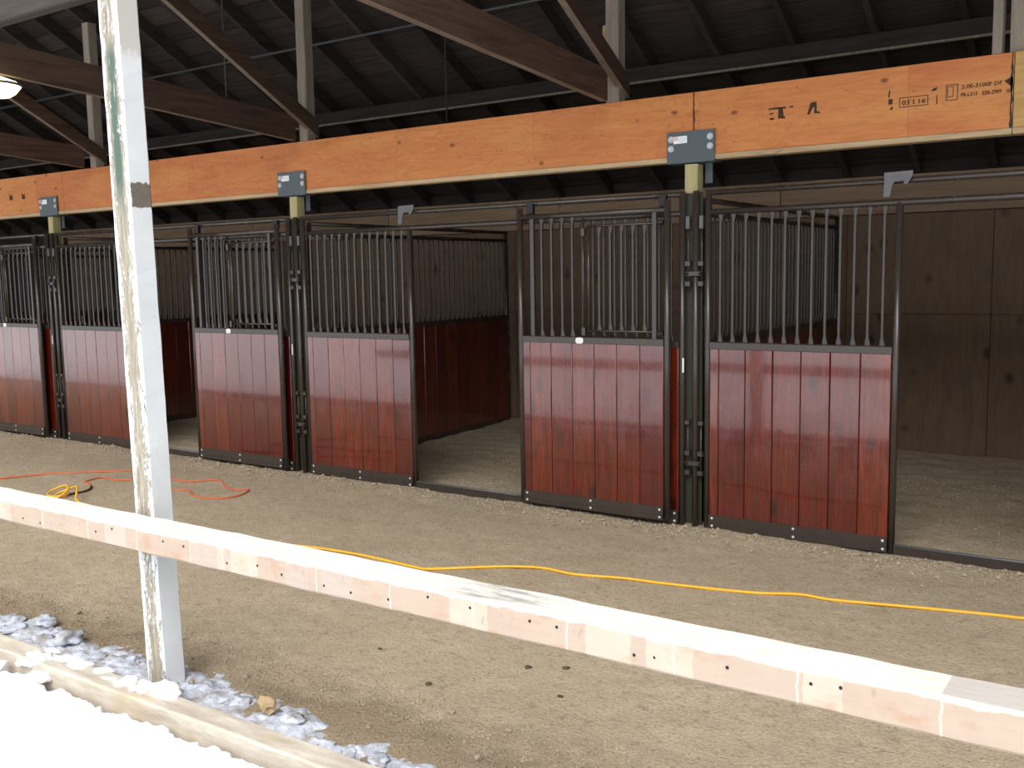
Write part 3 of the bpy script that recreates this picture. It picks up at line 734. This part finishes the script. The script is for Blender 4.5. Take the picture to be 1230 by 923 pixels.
# ------------------------------------------------------------------ stones and clods
O('rock', blob(.034, 41, 'rock', .95, 2, .75), None, (-.235,-3.52,in_h(-.235,-3.52)-.006), label='tan rock lying on the trodden snow by the kerb', cat='rock')
rs = random.Random(12)
for i, (x, y) in enumerate([(.345,-3.115),(.652,-3.367),(.793,-3.279),(.167,-3.392),(.55,-3.30),(.62,-3.12),(.98,-3.22),(-1.965,-3.23),(-.60,-3.32),(-.72,-3.50)]):
    O('stone', blob(rs.uniform(.009,.019), 60+i, 'stone', .7, 2, .8), None, (x,y,max(ground(x,y), in_h(x,y))-.004), label='small pale stone at the edge of the trodden snow', cat='stone', group='stones by the trodden snow')
for i, (x, y) in enumerate([(.494,-2.495),(.351,-2.573),(-.35,-2.75),(.10,-2.95),(.62,-2.75)]):
    O('clod', blob(rs.uniform(.009,.017), 80+i, 'clod', .5, 2, .8), None, (x,y,ground(x,y)-.004), label='small dark clod on the dirt in front of the rail', cat='clod', group='dark clods on the dirt')
for i, (x, y) in enumerate([(-4.90,-.20),(-4.86,-.18),(-4.95,-.19)]):
    O('snow_crumb', blob(.020, 90+i, 'stone', .6, 1, .5), None, (x,y,ground(x,y)-.003), label='pale crumb of debris below the open door track', cat='debris', group='pale crumbs by the door')
# gravel: uncountable crumbs, denser along the stall fronts and the snow edge
ico = [Vector(v).normalized() for v in ((1,0,0),(-1,0,0),(0,1,0),(0,-1,0),(0,0,1),(0,0,-1))]
icf = [(0,2,4),(2,1,4),(1,3,4),(3,0,4),(2,0,5),(1,2,5),(3,1,5),(0,3,5)]
V = []; F = []; rs = random.Random(33)
def crumb(x, y, r):
    z = ground(x,y)+r*.25; b = len(V); a = rs.uniform(0,6.28)
    for v in ico:
        w = Vector((v.x*math.cos(a)-v.y*math.sin(a), v.x*math.sin(a)+v.y*math.cos(a), v.z*.7))*r*rs.uniform(.7,1.3)
        V.append((x+w.x, y+w.y, z+w.z))
    F.extend([b+i for i in f] for f in icf)
for i in range(9000): crumb(rs.uniform(-8.5,3), -.06-abs(rs.gauss(0,.15)), rs.uniform(.003,.009)*(1+1.2*(rs.random() > .93)))
for i in range(16000): crumb(rs.uniform(-5,2.6), rs.uniform(-3.5,-.1), rs.uniform(.002,.0055))
for i in range(5200): crumb(rs.uniform(-2.6,2.2), -3.28+rs.gauss(0,.15), rs.uniform(.002,.008))
for i in range(2600): crumb(rs.uniform(-2.4,2.4), rs.uniform(.08,2.2), rs.uniform(.003,.010))
V2 = [v for v in V]
O('gravel', mesh('gravel', V2, F, 'dirt'), FLOOR, label='loose crumbs of dirt and grit scattered over the floor', kind='stuff')

# ------------------------------------------------------------------ extension cords
OR = [(-6.1,-1.85),(-5.877,-1.614),(-5.83,-1.526),(-5.653,-1.233),(-5.395,-.979),(-5.22,-.837),(-5.05,-.70),(-4.83,-.66),(-4.616,-.716),(-4.446,-.777),(-4.222,-.773),(-4.061,-.632),(-3.82,-.742),(-3.651,-.806),(-3.535,-.749),(-3.435,-.891),(-3.449,-1.03),(-3.565,-1.122),(-3.754,-1.117),(-3.959,-1.009),(-4.107,-1.075),(-4.419,-1.033),(-4.691,-1.018),(-4.841,-1.072),(-5.043,-1.061),(-5.02,-1.24),(-4.95,-1.254),(-4.80,-1.32)]
oc = E('extension_cord', (-4.8,-1.32,0), 'orange extension cord looped on the dirt beside the white post', 'cord')
def lay(P, r, lift=None): return [(x-P0[0], y-P0[1], ground(x,y)+r+(lift[i] if lift else 0)) for i, (x,y) in enumerate(P)]
P0 = (-4.8,-1.32)
O('cable', tube(lay(OR, .0075), .0075, 'orange'), oc)
O('plug', tube(lay([(-4.80,-1.32),(-4.70,-1.40),(-4.65,-1.495),(-4.67,-1.60)], .009), .009, 'dark_cord'), oc, label='dark end of the orange cord')
P0 = (-4.6,-1.62)
CO = [(-4.67,-1.60),(-4.62,-1.67),(-4.70,-1.74),(-4.79,-1.70),(-4.78,-1.62),(-4.70,-1.60),(-4.60,-1.65),(-4.60,-1.74),(-4.68,-1.70),(-4.62,-1.60),(-4.50,-1.63),(-4.40,-1.70),(-4.308,-1.741)]
LF = [0,.01,.01,.02,.05,.07,.05,.01,.02,.06,.08,.05,0]
YE = [(-3.7,-1.82),(-3.064,-1.878),(-2.294,-1.817),(-1.891,-1.716),(-1.659,-1.709),(-1.404,-1.685),(-1.009,-1.688),(-.904,-1.664),(-.571,-1.465),(-.355,-1.355),(-.135,-1.352),(.133,-1.262),(.369,-1.225),(.819,-1.167),(1.044,-1.047),(1.21,-1.024),(1.597,-.938),(2.072,-.859),(2.6,-.80)]
yc = E('extension_cord', (-4.6,-1.62,0), 'yellow extension cord stretched along the dirt behind the rail', 'cord')
O('cable', tube(lay(CO+YE, .0085, LF+[0]*len(YE)), .0085, 'yellow'), yc)
